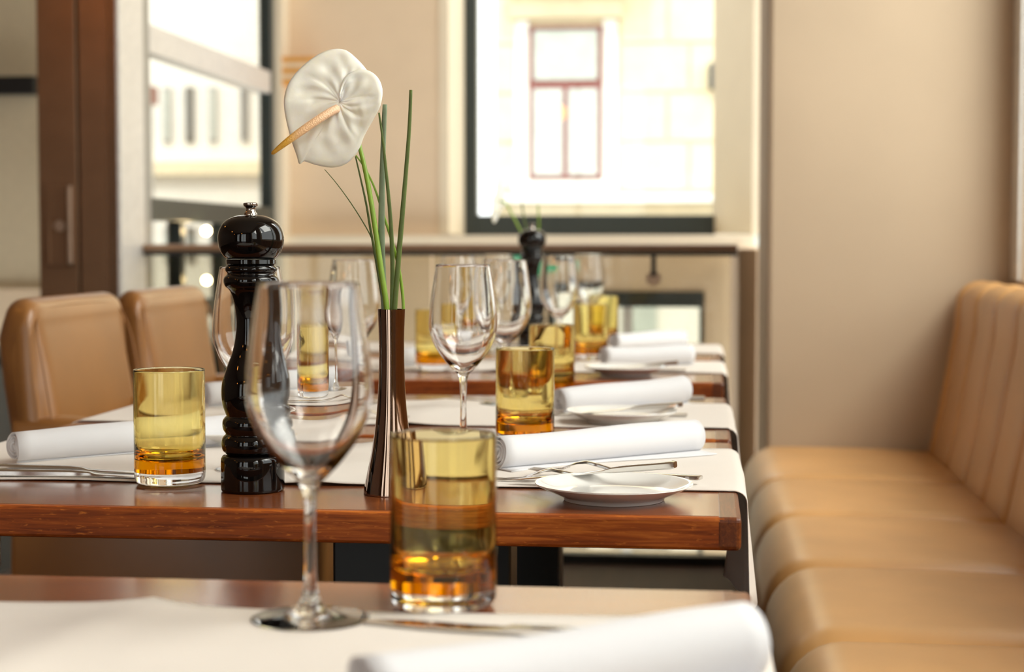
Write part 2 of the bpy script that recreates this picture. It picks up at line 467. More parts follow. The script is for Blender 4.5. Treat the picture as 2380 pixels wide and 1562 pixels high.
# exit sign on the lower wall
s = empty('exit_sign', (-.730, 7.185, .912)); tag(s, 'green exit sign with white figure below the rail behind the far mill', 'sign')
obj('sign_board', bx(-.10, .10, -.012, .012, -.05, .05, bev=.003), M['green'], s)
b = B(); box(b, .052, .085, -.0155, -.0125, -.038, .038)
obj('door_symbol', b, M['sign_white'], s)
b = B()
vs = [b.verts.new((x, -.0145, z)) for x, z in ((-.088, 0), (-.062, .026), (-.062, .009), (-.03, .009), (-.03, -.009), (-.062, -.009), (-.062, -.026))]
b.faces.new(vs); r = bmesh.ops.extrude_face_region(b, geom=b.faces[:]); bmesh.ops.translate(b, vec=(0, .002, 0), verts=[v for v in r['geom'] if isinstance(v, bmesh.types.BMVert)])
obj('arrow', b, M['sign_white'], s)
b = B()
tube(b, [(.012, -.0145, .012), (.006, -.0145, -.012)], .007, 8)
tube(b, [(.006, -.0145, -.012), (.020, -.0145, -.024), (.016, -.0145, -.040)], .004, 8)
tube(b, [(.006, -.0145, -.012), (-.006, -.0145, -.024), (-.020, -.0145, -.026)], .004, 8)
tube(b, [(.012, -.0145, .010), (.026, -.0145, .002), (.034, -.0145, .010)], .0035, 8)
tube(b, [(.012, -.0145, .010), (-.002, -.0145, .012), (-.010, -.0145, .0)], .0035, 8)
bmesh.ops.create_uvsphere(b, u_segments=10, v_segments=8, radius=.008, matrix=Matrix.Translation((.016, -.0145, .028)))
obj('running_figure', b, M['sign_white'], s)

# striped fabric sconce on the pier
s = empty('wall_sconce', (-1.70, 7.12, 1.72)); tag(s, 'orange striped fabric wall lamp behind the white flower', 'lamp')
for k in range(5):
    obj('shade_band', bx(-.075, .075, -.05, .045, -.058+k*.0235, -.036+k*.0235, bev=.003), M['shade'] if k % 2 == 0 else M['shade_pale'], s)
obj('bracket', bx(-.02, .02, .045, .08, -.03, .03), M['bronze'], s)

# glowing bulbs on the street side glazing
for (y, z, rr, lab) in ((5.95, 1.045, .014, 'small glowing bulb above the handrail by the left glazing'), (5.95, .87, .014, 'small glowing bulb below the handrail by the left glazing')):
    s = empty('bulb_light', (GX+.03, y, z)); tag(s, lab, 'lamp')
    b = B(); bmesh.ops.create_uvsphere(b, u_segments=20, v_segments=12, radius=rr)
    obj('bulb', b, M['bulb'], s, smooth=True)
    b = B(); tube(b, [(-.028, 0, 0), (-rr*.8, 0, 0)], .005, 10); obj('bracket', b, M['bronze'], s)

# pendant lamps over the room behind the camera
PEN = [(-2.6, .4, 2.2), (-2.6, 2.6, 2.2), (-1.4, -1.3, 2.25), (-3.4, -1.2, 2.2)]
PL = ['left of the nearest tables', 'left of the farther tables', 'behind the viewer near the tables', 'behind the viewer by the left wall']
for i, (x, y, z) in enumerate(PEN):
    s = empty('pendant_lamp', (x, y, z))
    tag(s, 'orange glowing glass pendant lamp '+PL[i], 'lamp', 'pendant lamps')
    b = B(); bmesh.ops.create_uvsphere(b, u_segments=20, v_segments=12, radius=.07)
    obj('globe', b, M['bulb_orange'], s, smooth=True)
    b = B(); tube(b, [(0, 0, .07), (0, 0, CEIL-z-.002)], .004, 8); obj('cord', b, M['black'], s)

# ------------------------------------------------------------------ street outside
struct('ground', bx(-40, 40, 7.9, 60, -3.2, -3), M['outer'])
def facade_window(parent, x, z, w, h, Y, fm, pm, mull=True):
    f = obj('window', bx(x-w/2-.06, x+w/2+.06, Y-.07, Y-.01, z-.06, z+h+.06), M[fm], parent)
    def pn(a0, a1, b0, b1): obj('pane', bx(a0, a1, Y-.085, Y-.071, b0, b1), M[pm], f)
    if mull:
        pn(x-w/2, x-.03, z, z+h*.60); pn(x+.03, x+w/2, z, z+h*.60); pn(x-w/2, x+w/2, z+h*.66, z+h)
    else:
        pn(x-w/2, x+w/2, z, z+h)
    return f
YB = 20.0
bd = empty('apartment_house', (0, YB, -3)); tag(bd, 'sunlit cream stone house with red brown framed window across the street', 'building')
def dn(bm): return loc(bm, 0, -YB, 3)
def bpart(name, bm, mat): return obj(name, dn(bm), mat, bd)
bpart('facade', bx(-2.45, 9, YB, YB+6, -3, 11), M['stone'])
fx, fw, fh, fz = -1.62, .78, 1.68, 1.77
w = bpart('window', bx(fx-fw/2-.035, fx+fw/2+.035, YB-.09, YB-.01, fz-.03, fz+fh+.05), M['red_frame'])
for a in ((fx-fw/2+.02, fx-.035, fz+.02, fz+fh*.60), (fx+.035, fx+fw/2-.02, fz+.02, fz+fh*.60), (fx-fw/2+.02, fx+fw/2-.02, fz+fh*.66, fz+fh)):
    obj('pane', dn(bx(a[0], a[1], YB-.10, YB-.091, a[2], a[3])), M['curtain'], w)
for sx in (-1, 1): bpart('window_surround', bx(fx+sx*(fw/2+.12)-.08, fx+sx*(fw/2+.12)+.08, YB-.06, YB, fz-.05, fz+fh+.12), M['stone_white'])
bpart('lintel', bx(fx-.65, fx+.65, YB-.13, YB, fz+fh+.14, fz+fh+.32), M['stone'])
bpart('window_ledge', bx(fx-.60, fx+.60, YB-.18, YB, fz-.17, fz-.05), M['stone_white'])
bpart('cornice', bx(-2.5, 9, YB-.35, YB, 1.47, 1.56), M['stone_white'])
bpart('shop_front', bx(-2.45, 9, YB-.05, YB, -3, 1.30), M['stone_white'])
for k in range(7):
    bpart('shop_window', bx(-2.2+k*.62, -1.8+k*.62, YB-.1, YB-.05, 1.0 if k % 2 else -.6, 1.25), M['dark_window'] if k % 3 == 0 else M['curtain'])
stone = None
for r in range(8):
    for c in range(7):
        z = 1.62+r*.565; x = -2.43+(0 if c == 0 else 1.50+(c-1)*.82+(r % 2)*.30)
        if c == 0: xx0, ww = -2.43, .21
        else: xx0, ww = -.98+(c-1)*.80-(.25 if r % 2 and c > 1 else 0), (.76 if not (r % 2 and c == 1) else .51)
        bpart('stone_block', bx(xx0, xx0+ww, YB-.035, YB-.001, z, z+.53), M['stone'])
for a_, c_, m_ in ((-1.75, -1.35, 'grey_box'), (-1.05, -.40, 'alu'), (-3.4, -2.2, 'alu'), (.10, .5, 'frame')):
    bpart('shop_door', bx(a_, c_, YB-.12, YB-.05, -2.98, -1.2), M[m_])
bpart('wall_lamp', bx(.02, .14, YB-.25, YB-.035, 2.75, 3.05, bev=.03), M['grey_box'])
bpart('balcony', bx(-2.3, -.6, YB-.9, YB, 4.02, 4.25), M['stone_white'])

b2 = empty('white_house', (-9, 26, -3)); tag(b2, 'overexposed white house with tall narrow windows seen through the left glazing', 'building')
def w2(name, bm, mat): return obj(name, loc(bm, 9, -26, 3), mat, b2)
w2('facade', bx(-14, -4.6, 26, 31, -3, 6.5), M['stone_white'])
w2('cornice', bx(-14, -4.6, 25.7, 26, 2.05, 2.25), M['stone'])
for row, (zz, hh) in enumerate(((2.55, .85), (.7, .55), (-1.2, .9))):
    for k, xx in enumerate((-8.75, -8.28, -7.92, -7.55, -7.05, -6.72, -9.2)):
        f = w2('window', bx(xx-.065, xx+.065, 25.93, 25.99, zz, zz+hh), M['grey_box' if k == 2 else 'alu'])
        obj('pane', loc(bx(xx-.04, xx+.04, 25.91, 25.929, zz+.05, zz+hh-.05), 9, -26, 3), M['curtain' if k % 2 else 'dark_window'], f)
b3 = empty('corner_house', (-9.5, 17, -3)); tag(b3, 'narrow blue grey house edge at the left border of the glazing', 'building')
obj('facade', bx(-4, 2.62, 0, 4, 0, 5.72), M['alu'], b3)
obj('window', bx(2.3, 2.57, -.06, -.01, 4.2, 5.2), M['dark_window'], b3)
obj('roof', bx(-4.1, 2.66, -.1, 4.1, 5.73, 5.95), M['red_frame'], b3)

# ================================================================== BENCH
bench = empty('banquette', (0, 0, 0)); tag(bench, 'long tan leather banquette with channelled back along the right wall', 'bench')
def cushion(name, prof, y0, y1, puff, mat, n=14):
    """prof: closed XZ loop; ends pulled in so neighbouring pads meet in a seam."""
    cx = sum(p[0] for p in prof)/len(prof); cz = sum(p[1] for p in prof)/len(prof)
    b = B(); rings = []
    N = len(prof)
    nrm = []
    for i in range(N):
        a = Vector(prof[i-1]); c = Vector(prof[(i+1) % N]); t = (c-a).normalized(); nn = Vector((t.y, -t.x))
        if nn.dot(Vector(prof[i])-Vector((cx, cz))) < 0: nn = -nn
        nrm.append(nn)
    for k in range(n+1):
        t = k/n
        t = .5-.5*math.cos(PI*t)
        y = y0+.0015+(y1-y0-.003)*t
        e = min(t, 1-t)*(y1-y0)
        ins = puff*(1-min(1, e/(puff*2.6)))**2.2
        soft = .004*math.sin(PI*t)
        rings.append([b.verts.new((prof[i][0]+nrm[i].x*(soft-ins), y, prof[i][1]+nrm[i].y*(soft-ins))) for i in range(N)])
    for a, c in zip(rings[:-1], rings[1:]):
        for i in range(N): b.faces.new((a[i], a[(i+1) % N], c[(i+1) % N], c[i]))
    b.faces.new(rings[0]); b.faces.new(rings[-1][::-1])
    return obj(name, b, mat, bench, angle=.9)
def arc(cx, cz, rx, rz, a0, a1, n):
    return [(cx+rx*math.cos(a0+(a1-a0)*i/n), cz+rz*math.sin(a0+(a1-a0)*i/n)) for i in range(n+1)]
seat_prof = [(.565, .25), (.60, .44), (.57, .466), (.48, .470), (.38, .473), (.28, .474)] + arc(.185, .374, .087, .10, PI/2, PI, 8) + [(.096, .30), (.097, .21), (.105, .14), (.15, .13)]
back_prof = [(.60, .30), (.572, .44), (.585, .50), (.605, .60), (.622, .70), (.638, .79)] + arc(.700, .845, .060, .058, PI*.92, PI*.0, 8) + [(.762, .70), (.765, .45), (.75, .30)]
ysm = [4.55, 4.46, 3.93, 3.395, 2.865, 2.335, 1.805, 1.275, .745, .2]
ysm = [4.549, 3.93, 3.395, 2.865, 2.335, 1.805, 1.275, .745]
for a, c in zip(ysm[:-1], ysm[1:]): cushion('seat_cushion', seat_prof, c, a, .020, M['leather'], 20)
yb = 4.549; k = 0
first = True
while yb > .8:
    nb = yb-(.088 if first else .266); first = False
    cushion('back_channel', back_prof, nb, yb, .015, M['leather'], 14)
    yb = nb
obj('plinth', bx(.17, .76, .8, 4.54, 0, .13), M['black'], bench)

# ================================================================== TABLES
TX0, TX1, TT = -.88, .034, .75
def make_table():
    t = empty('dining_table')
    obj('tabletop', bx(TX0, TX1-.013, .0105, .60, .7195, .75, bev=.0004, seg=1), M['table'], t)
    obj('front_lipping', bx(TX0, TX1-.013, 0, .0118, .7194, .7499, bev=.0032), M['table_edge'], t)
    obj('end_strip', bx(TX1-.024, TX1, -.0003, .6003, .7192, .7502, bev=.0045, seg=3), M['table_end'], t)
    obj('pedestal', bx(-.407, -.209, .268, .332, .04, .7191, bev=.003), M['black'], t)
    obj('base_plate', bx(-.56, -.14, .08, .52, .0, .04, bev=.004), M['black'], t)
    return t
TY = [.646, 1.580, 2.215, 3.120, 3.745]
tlab = ['nearest brown wooden dining table with napkin filling the bottom of the view',
        'brown wooden dining table carrying the large pepper mill and flower vase',
        'brown wooden dining table pushed behind the one with the large mill',
        'brown wooden dining table fourth from the viewer beside the tan chair',
        'farthest brown wooden dining table nearest the railing']
t0 = make_table(); tag(t0, tlab[0], 'table', 'restaurant tables in a row'); t0.location = (0, TY[0], 0)
for i in range(1, 5):
    d_ = dup(t0, (0, TY[i], 0), 0, tlab[i])
    if i > 2:
        for c_ in d_.children:
            if c_.name.startswith(('pedestal', 'base_plate')): c_.location.x -= .165

# ---- table runners
def runner(ty, y0, y1, label, hang=.16, ridge=.004, rx=-.405, skew=.0, seed=1, inw=.03):
    rnd = random.Random(seed)
    th = .0011
    # path along X: hang left, over edge, flat, over right edge, hang
    path = []
    R = .012
    xr = TX1+.009; xl = TX0-.009; zt = TT+.0007
    path += [(xl-.004, zt-hang+.02*i) for i in range(0, int((hang-R)/.02)+1)]
    path += [(xl+R-R*math.cos(a)-.004*(1-a/(PI/2)), zt-R+R*math.sin(a)) for a in [PI/2*k/5 for k in range(0, 6)]]
    nfl = 60
    path += [(xl+R+(xr-xl-2*R)*i/nfl, zt) for i in range(1, nfl)]
    path += [(xr-R+R*math.sin(a), zt-R+R*math.cos(a)) for a in [PI/2*k/5 for k in range(0, 6)]]
    path += [(xr+.001*i, zt-R-.02*i) for i in range(1, int((hang-R)/.02)+1)]
    ny = 22; b = B(); g = []
    ph = rnd.random()*6
    for j in range(ny+1):
        v = j/ny; row = []
        for i, (x, z) in enumerate(path):
            y = y0+(y1-y0)*v + .0022*math.sin(x*13+ph) + .0012*math.sin(x*37+ph*2)
            zz = z; xx = x
            if abs(z-zt) < 1e-4:
                dxr = abs(x-(rx+skew*(v-.5)))
                zz += ridge*math.exp(-dxr/.022) + .0006*max(0, math.sin(x*22+v*3+ph)) + .0009*max(0, math.sin(x*9+ph))*abs(v-.5)
                if v in (0, 1): zz += .0004
            elif x > 0:
                dd = (zt-z)
                xx += .006*dd/hang*math.sin(v*7+ph) - inw*max(0, v-.55)*dd/hang*2.2 + .004*math.sin(v*15)*dd/hang
                y -= .02*max(0, v-.5)*dd/hang
            row.append(b.verts.new((xx, y, zz)))
        g.append(row)
    for j in range(ny):
        for i in range(len(path)-1):
            b.faces.new((g[j][i], g[j][i+1], g[j+1][i+1], g[j+1][i]))
    o = obj('table_runner', b, M['runner'], smooth=True)
    md = o.modifiers.new('thick', 'SOLIDIFY'); md.thickness = th; md.offset = 1
    tag(o, label, 'runner', 'beige linen table runners')
    return o
RT = TT+.0019
runner(TY[0], .80, 1.140, 'beige linen runner with a raised fold on the nearest table', ridge=.006, skew=.05, seed=3)
runner(TY[1], 1.745, 2.098, 'beige linen runner under napkin and cutlery on the table with the large mill', seed=5, ridge=.004, inw=.025)
runner(TY[2], 2.333, 2.688, 'beige linen runner on the table just behind the large mill', seed=8)
runner(TY[3], 3.335, 3.66, 'beige linen runner under the white plate on the fourth table', seed=11)
runner(TY[4], 3.93, 4.27, 'beige linen runner on the farthest table', seed=12)

# ================================================================== GLASSWARE
def make_wineglass():
    t = empty('wine_glass')
    outer = [(.0392, .0006), (.0394, .0013), (.034, .0018), (.022, .0029), (.012, .0060), (.0065, .015), (.0043, .026), (.0037, .045), (.0038, .065), (.0046, .082), (.0068, .090),
             (.0130, .0965), (.0220, .1065), (.0315, .1195), (.0385, .1335), (.0418, .1480), (.0414, .1640), (.0392, .1850), (.0360, .2070), (.0331, .2238)]
    th = [None]*11+[.0030, .0020, .0017, .0016, .0015, .0014, .0013, .0012, .0010]
    o = smooth_prof(outer[:10], 3)[:-1]+smooth_prof(outer[9:], 4)
    inner = []
    bowl = outer[10:]
    pts = [(0, .0975)]+[(.006, .0985)]
    for i in range(2, len(bowl)):
        a = Vector(bowl[i-1]); c = Vector(bowl[min(i+1, len(bowl)-1)]); tt = (c-a).normalized(); nn = Vector((-tt.y, tt.x))
        tk = (.0036, .0027, .0024, .0022, .0020, .0018, .0016, .0014, .0011)[i-2] if i-2 < 9 else .001
        pts.append((bowl[i][0]+nn.x*tk, bowl[i][1]+nn.y*tk))
    pts[-1] = (bowl[-1][0]-.0010, bowl[-1][1])
    pts = [pts[0]]+[p for p in pts[1:] if p[1] > .0976]
    inner = smooth_prof(pts, 4)
    inner[0] = (0, .0975)
    top = [(bowl[-1][0]-.0002, bowl[-1][1]+.0006), (bowl[-1][0]-.0008, bowl[-1][1]+.0006)]
    prof = [(0, .0012), (.02, .0008), (.037, .0004)]+o+top+inner[::-1]
    b = lathe(B(), prof, 72)
    obj('glass_body', b, M['clear'], t, smooth=True)
    return t
wg = make_wineglass()
WG = [((-.260, 1.112, RT), 'large clear wine glass standing in front of the dark pepper mill', None),
      ((-.498, 1.850, RT), 'clear wine glass hidden partly behind the large pepper mill', None),
      ((-.2925, 2.070, RT), 'clear wine glass to the right of the flower vase', None),
      ((-.545, 2.640, RT), 'clear wine glass behind the stems of the white flower', None),
      ((-.310, 2.655, RT), 'clear wine glass just right of and behind the glass nearest the vase', None),
      ((-.493, 3.420, RT), 'small looking clear wine glass on the fourth table at the left', None),
      ((-.306, 3.600, RT), 'clear wine glass immediately right of the far pepper mill', None),
      ((-.480, 3.985, RT), 'clear wine glass on the farthest table left of the far mill', None),
      ((-.283, 4.170, RT), 'clear wine glass on the farthest table right of the far mill', None)]
tag(wg, WG[0][1], 'wine glass', 'wine glasses'); wg.location = WG[0][0]
for l, lab, _ in WG[1:]: dup(wg, l, 0, lab)

def make_tumbler():
    t = empty('amber_tumbler')
    R = .0370
    # clear base
    base = [(0, .0004), (.030, .0004), (.0340, .0018), (.0362, .0055), (.0368, .0100), (.0369, .0140), (0, .0140)]
    obj('clear_base', lathe(B(), base[:1]+[(.028, .0004)]+smooth_prof(base[1:6], 3)+[(.0367, .0140), (.035, .0140)]+base[6:], 72), M['clear_base'], t, angle=1.0)
    am = [(0, .01402), (.0369, .01402), (.0370, .0150), (.0370, .04), (.0370, .08), (.0370, .1185), (.0370, .1196), (.0367, .1202), (.0361, .1202), (.0357, .1196), (.0356, .1185), (.0352, .09), (.0349, .06), (.0346, .045), (.0338, .036), (.0315, .0295), (.027, .0262), (.018, .0248), (.008, .0243), (0, .0242)]
    obj('amber_body', lathe(B(), am, 72), M['amber'], t, angle=1.0)
    return t
tb = make_tumbler()
TB = [((-.1800, 1.174, TT), 'amber tumbler nearest the viewer on the bare wood of the nearest table'),
      ((-.5575, 1.745, TT), 'amber tumbler at the left of the large pepper mill'),
      ((-.2255, 2.150, TT), 'amber tumbler in front of the napkin right of the tallest wine glass in the middle'),
      ((-.575, 2.500, RT), 'amber tumbler seen through the large foreground wine glass'),
      ((-.2475, 2.780, TT), 'amber tumbler behind the middle amber tumbler and before the far mill'),
      ((-.531, 3.345, RT), 'amber tumbler on the fourth table between vase and wine glass'),
      ((-.2435, 3.665, RT), 'amber tumbler behind the far napkin on the fourth table'),
      ((-.250, 4.235, RT), 'farthest amber tumbler peeking out behind another at the right'),
      ((-.560, 4.20, RT), 'farthest amber tumbler on the left of the last table')]
tag(tb, TB[0][1], 'tumbler', 'amber tumblers'); tb.location = TB[0][0]
for l, lab in TB[1:]: dup(tb, l, 0, lab)

# ================================================================== PEPPER MILLS
def make_mill():
    t = empty('pepper_mill')
    k = .000430
    def P(l): return [(h*k, (1150-y)*k) for h, y in l]
    base = P([(0, 1150), (71, 1150), (74.5, 1147), (75, 1142), (75, 1080), (74, 1072), (70, 1066), (63, 1063.5)])
    obj('base', lathe(B(), base+[(0, base[-1][1])], 64), M['mill'], t, angle=.9)
    body = P([(60, 1063.5), (65, 1059), (70, 1054), (72.5, 1045), (73, 1036), (71, 1026), (66, 1019), (63, 1016), (64.5, 1012), (69, 1004), (70.5, 993), (69, 983), (64, 976), (61, 973),
              (63, 968), (69, 950), (72, 928), (71.5, 905), (68, 887), (58, 856), (46, 825), (38.5, 790), (35.5, 754), (39, 718), (46, 690), (52, 678), (60, 671), (64, 663), (65, 656), (63, 649), (57, 643),
              (56, 639), (60, 634), (61, 628), (57, 622), (54, 619)])
    obj('body', lathe(B(), [(0, body[0][1])]+smooth_prof(body, 3)+[(0, body[-1][1])], 64), M['mill'], t, angle=1.1)
    obj('collar', lathe(B(), P([(0, 618.6), (57, 618.6), (58.5, 617), (58.5, 608), (57, 606.5), (0, 606.5)]), 64), M['mill'], t, angle=.6)
    head = P([(54, 606), (62, 601), (70, 590), (75.5, 576), (77.5, 560), (76, 545), (70, 530), (60, 518), (46, 510), (30, 505), (14, 503.5)])
    obj('head', lathe(B(), [(0, head[0][1])]+smooth_prof(head, 4)+[(0, head[-1][1])], 64), M['mill'], t, angle=1.2)
    knob = P([(15.5, 504), (15.5, 500), (12, 496), (10.5, 491), (12, 486), (16, 483), (17.5, 480), (17, 476.5), (14, 475)])
    obj('knob', lathe(B(), [(0, knob[0][1])]+knob+[(0, knob[-1][1])], 36), M['mill_metal'], t, angle=.9)
    return t
ml = make_mill(); tag(ml, 'large glossy black turned pepper mill with metal knob beside the foreground glass', 'pepper mill', 'black pepper mills')
ml.location = (-.4575, 1.7035, TT+.0002); ml.scale = (1, 1, 1.008)
dup(ml, (-.416, 4.13, RT), 0, 'small distant black pepper mill standing on the farthest table', scale=1.02)

# ================================================================== VASES AND FLOWERS
def make_vase():
    t = empty('bud_vase')
    k = .000427
    L = [(67, 1155), (67, 1150), (63, 1125), (56, 1092), (49, 1060), (41, 1010), (36, 965), (32.5, 920), (30, 860), (29.5, 810), (30.5, 765), (32.5, 720)]
    o = smooth_prof([(h*k, (1155-y)*k) for h, y in L], 3)
    top = o[-1]
    inn = [(top[0]-.0016, top[1]), (top[0]-.003, top[1]-.03), (top[0]-.003, top[1]-.12)]
    b = lathe(B(), [(0, 0)]+o, 72)
    obj('vase_body', b, M['copper'], t, angle=1.0)
    obj('vase_lining', lathe(B(), [(top[0]-.0001, top[1]+.0001)]+inn+[(0, inn[-1][1])], 72), M['vase_in'], t, angle=1.0)
    return t
VX, VY = -.3125, 1.698
va = make_vase(); tag(va, 'slender flared brown chrome bud vase holding the large white flower', 'vase', 'metal bud vases')
va.location = (VX, VY, TT+.0002)
dup(va, (-.428, 4.235, RT), 0, 'distant metal bud vase hidden behind the far pepper mill')

# anthurium --- built in the vase's frame, image-plane units of .432 mm
K = .000436
OX, OZ = 909, 720     # vase mouth
def pt(px, py, dy=0): return Vector(((px-OX)*K, dy, (OZ-py)*K - .0042*max(0, (OZ-py)/500)))
VT = 1155-720
def mk_flower(name_loc, label, rz, scale=1.0, tilt=0, far=False):
    f = empty('anthurium', name_loc, rz)
    tag(f, label, 'flower')
    # spathe outline in zoom units (2.298 px per photo px, origin 560,80), attachment at (530,382)
    raw = [(536, 345), (538, 300), (560, 250), (600, 222), (640, 212), (680, 218), (718, 242), (745, 282), (756, 335), (745, 400), (715, 455), (680, 510), (650, 562), (628, 615),
           (595, 665), (545, 706), (480, 722), (400, 710), (335, 690), (308, 703), (296, 660), (272, 585), (252, 500), (240, 420), (242, 350), (262, 285), (305, 222), (365, 165), (430, 122), (495, 102),
           (555, 108), (610, 150), (660, 205), (680, 250), (670, 300), (630, 345), (570, 372)]
    n = len(raw)
    A = Vector((530, 382))
    def q(x, y): return ((560+x/2.298)-OX)*K, (OZ-(80+y/2.298))*K
    b = B(); NR = 30
    dense = smooth_prof(raw, 7); N = len(dense)
    tipi = 19*4
    rows = []
    for i, (x, y) in enumerate(dense):
        u = i/(N-1); row = []
        ang = math.atan2(-(y-A.y), x-A.x)
        for r in range(1, NR+1):
            s = r/NR
            X = A.x+(x-A.x)*s; Y = A.y+(y-A.y)*s
            gx, gz = q(X, Y)
            rad = math.hypot(x-A.x, y-A.y)*s/2.298*K
            dep = 0
            # lobe overlap: first edge comes forward, last edge sits behind
            dep += -.0055*math.exp(-(u/.10)**2)*s + .0065*math.exp(-((1-u)/.12)**2)*s
            # cupped toward the viewer near the rim on the left, reflexed at the bottom
            dep += -.010*s**2*max(0, -math.cos(ang))*.8 + .007*s**2*max(0, -math.sin(ang)) + .005*s**2*max(0, math.sin(ang))
            # main veins radiating from the attachment
            bend = .35*s
            for va_, amp in ((.42, .0008), (1.55, .0014), (2.15, .0009), (2.85, .0007), (-2.2, .0007), (-1.45, .0014), (-.85, .0006)):
                vb = va_+(bend if math.sin(va_) > 0 else -bend)*(1 if math.cos(va_) < 0 else -1)
                da = (ang-vb+PI) % (2*PI)-PI
                dep += .7*amp*math.exp(-(da/(.05+.03*(1-s)))**2)*math.sin(PI*min(1, s*1.08))
            # cross veins arching between the main ones
            dep += .00045*math.sin(s*24+4*math.cos(ang*3))*s*(1-s)*2.2*max(0, math.cos(ang*4+s*2))
            # puckers between the veins
            dep += -.0013*math.sin(ang*7+s*6)*math.sin(PI*s)*s - .0007*math.sin(ang*13-s*11)*s*(1-s)*3
            # narrow rolled margin
            dep += .0016*max(0, (s-.93)/.07)
            row.append(b.verts.new((gx, dep, gz)))
        rows.append(row)
    c = b.verts.new((*q(A.x, A.y)[:1], .001, q(A.x, A.y)[1]))
    for i in range(N-1):
        a, d = rows[i], rows[i+1]
        b.faces.new((c, a[0], d[0]))
        for r in range(NR-1): b.faces.new((a[r], a[r+1], d[r+1], d[r]))
    o = obj('spathe', b, M['spathe'], f, smooth=True)
    md = o.modifiers.new('thick', 'SOLIDIFY'); md.thickness = .0011; md.offset = 0
    # spadix
    P0 = [(789, 250, -.001), (770, 263, -.009), (745, 282, -.016), (715, 305, -.021), (685, 328, -.024), (662, 346, -.025), (645, 360, -.025)]
    sp = smooth_prof([tuple(pt(*p)) for p in P0], 4)
    rr = []
    for i in range(len(sp)):
        t = i/(len(sp)-1)
        rr.append(.0043*(1-.12*t) if t < .5 else .00404*(1-((t-.5)/.5)**1.3*.62))
    rr[0] = .002; rr[-1] = .0008
    b = B(); tube(b, sp, rr, 14, side=Vector((0, 1, 0)))
    ly = b.verts.layers.float.new('along')
    x0, x1 = sp[0][0], sp[-1][0]
    for v in b.verts: v[ly] = max(0, min(1, (v.co.x-x0)/(x1-x0)))
    obj('spadix', b, M['spadix'], f, smooth=True)
    # stem: from the attachment behind the spathe, then down into the vase
    S = [(791, 252, .003), (800, 275, .012), (822, 310, .014), (834, 350, .011), (847, 400, .007), (861, 470, .004), (875, 560, .002), (887, 640, .0), (898, 718, 0), (907, 850, 0)]
    sp = smooth_prof([tuple(pt(*p)) for p in S], 4)
    rr = [.0017+.0012*min(1, i/(len(sp)*.75)) for i in range(len(sp))]
    b = B(); tube(b, sp, rr, 12); obj('stem', b, M['stem'], f, smooth=True)
    return f
ZV = TT+.0002+VT*.000427
fl = mk_flower((VX, VY, ZV), 'large white anthurium bloom with orange spadix in the foreground vase', 0)
BL = [('broad grey green grass blade ending level with the bloom centre', 'blade_grey', [(893, 242), (889, 330), (886, 420), (884, 520), (885, 620), (892, 720), (896, 800)], .0026, .0040, .006),
      ('dark green grass blade rising just right of the white bloom', 'blade', [(881, 262), (890, 330), (897, 400), (906, 500), (911, 610), (910, 720), (909, 800)], .0010, .0026, .002),
      ('tallest green grass blade on the right of the foreground vase', 'blade', [(957, 211), (953, 300), (945, 400), (938, 480), (929, 580), (917, 720), (911, 800)], .0018, .0030, -.003),
      ('thin grass blade directly left of the flower stem', 'blade', [(822, 362), (833, 410), (846, 470), (856, 530), (870, 610), (888, 720), (893, 800)], .0008, .0016, .010),
      ('thin green grass blade crossing behind the other stems to the right rim', 'stem', [(824, 360), (845, 390), (868, 438), (888, 500), (910, 570), (926, 640), (935, 720), (930, 800)], .0008, .0018, .008),
      ('hair thin arching grass stalk farthest left below the bloom', 'blade', [(748, 392), (775, 424), (805, 465), (835, 512), (858, 555), (874, 610), (894, 720), (900, 800)], .0004, .0008, .013)]
for lab, mt, pts, r0, r1, dy in BL:
    o_pts = [tuple(pt(x, y, dy*(1 if y < 650 else max(0, (800-y)/150)))) for x, y in pts]
    sp = smooth_prof(o_pts, 5)
    base = sp[-1]
    rr = [r0+(r1-r0)*min(1, i/len(sp)*1.6) for i in range(len(sp))]
    rr = [q*.88 for q in rr]
    b = B(); tube(b, sp, rr, 8, flat=.35)
    o = obj('grass_blade', b, M[mt], smooth=True)
    o.location = (VX, VY, ZV)
    tag(o, lab, 'grass', 'grass blades in the foreground vase')
# far flower, turned almost edge on
ff = dup(fl, (-.428, 4.235, RT+VT*.000432), 0, 'small distant white anthurium seen edge on before the window')
ZF = RT+VT*.000432
for ch in list(ff.children): bpy.data.objects.remove(ch)
sp_me = [c for c in fl.children if c.name.startswith('spathe')][0]
c = sp_me.copy(); COL.objects.link(c); c.parent = ff; c.rotation_euler = (.0, .35, 1.36)
def far_pt(px, py): # offset in metres from the vase mouth at that distance
    return ((px-1236)*.001065, 0, (624-py)*.001065)
c.location = (0, 0, 0)
bpy.context.view_layer.update()
att = Vector(pt(791, 246)); rot = c.rotation_euler.to_matrix()
c.location = Vector(far_pt(1162, 468)) - rot @ att
S = [far_pt(*p) for p in ((1163, 468), (1176, 474), (1190, 498), (1204, 525), (1216, 550), (1228, 590), (1236, 650), (1238, 700))]
b = B(); tube(b, smooth_prof(S, 4), .0026, 10); obj('stem', b, M['stem'], ff, smooth=True)
for lab, P0 in (('short dark grass blade left of the far pepper mill top', [(1213, 472), (1219, 510), (1226, 550), (1234, 640), (1236, 690)]), ('upright grass blade right of the far pepper mill top', [(1251, 478), (1253, 515), (1252, 550), (1243, 640), (1240, 690)])):
    b = B(); tube(b, smooth_prof([far_pt(*p) for p in P0], 4), [.0022]*17, 8, flat=.4)
    o = obj('grass_blade', b, M['blade' if 'short' in lab else 'stem'], smooth=True); o.location = (-.428, 4.235, ZF)
    tag(o, lab, 'grass', 'grass blades in the far vase')

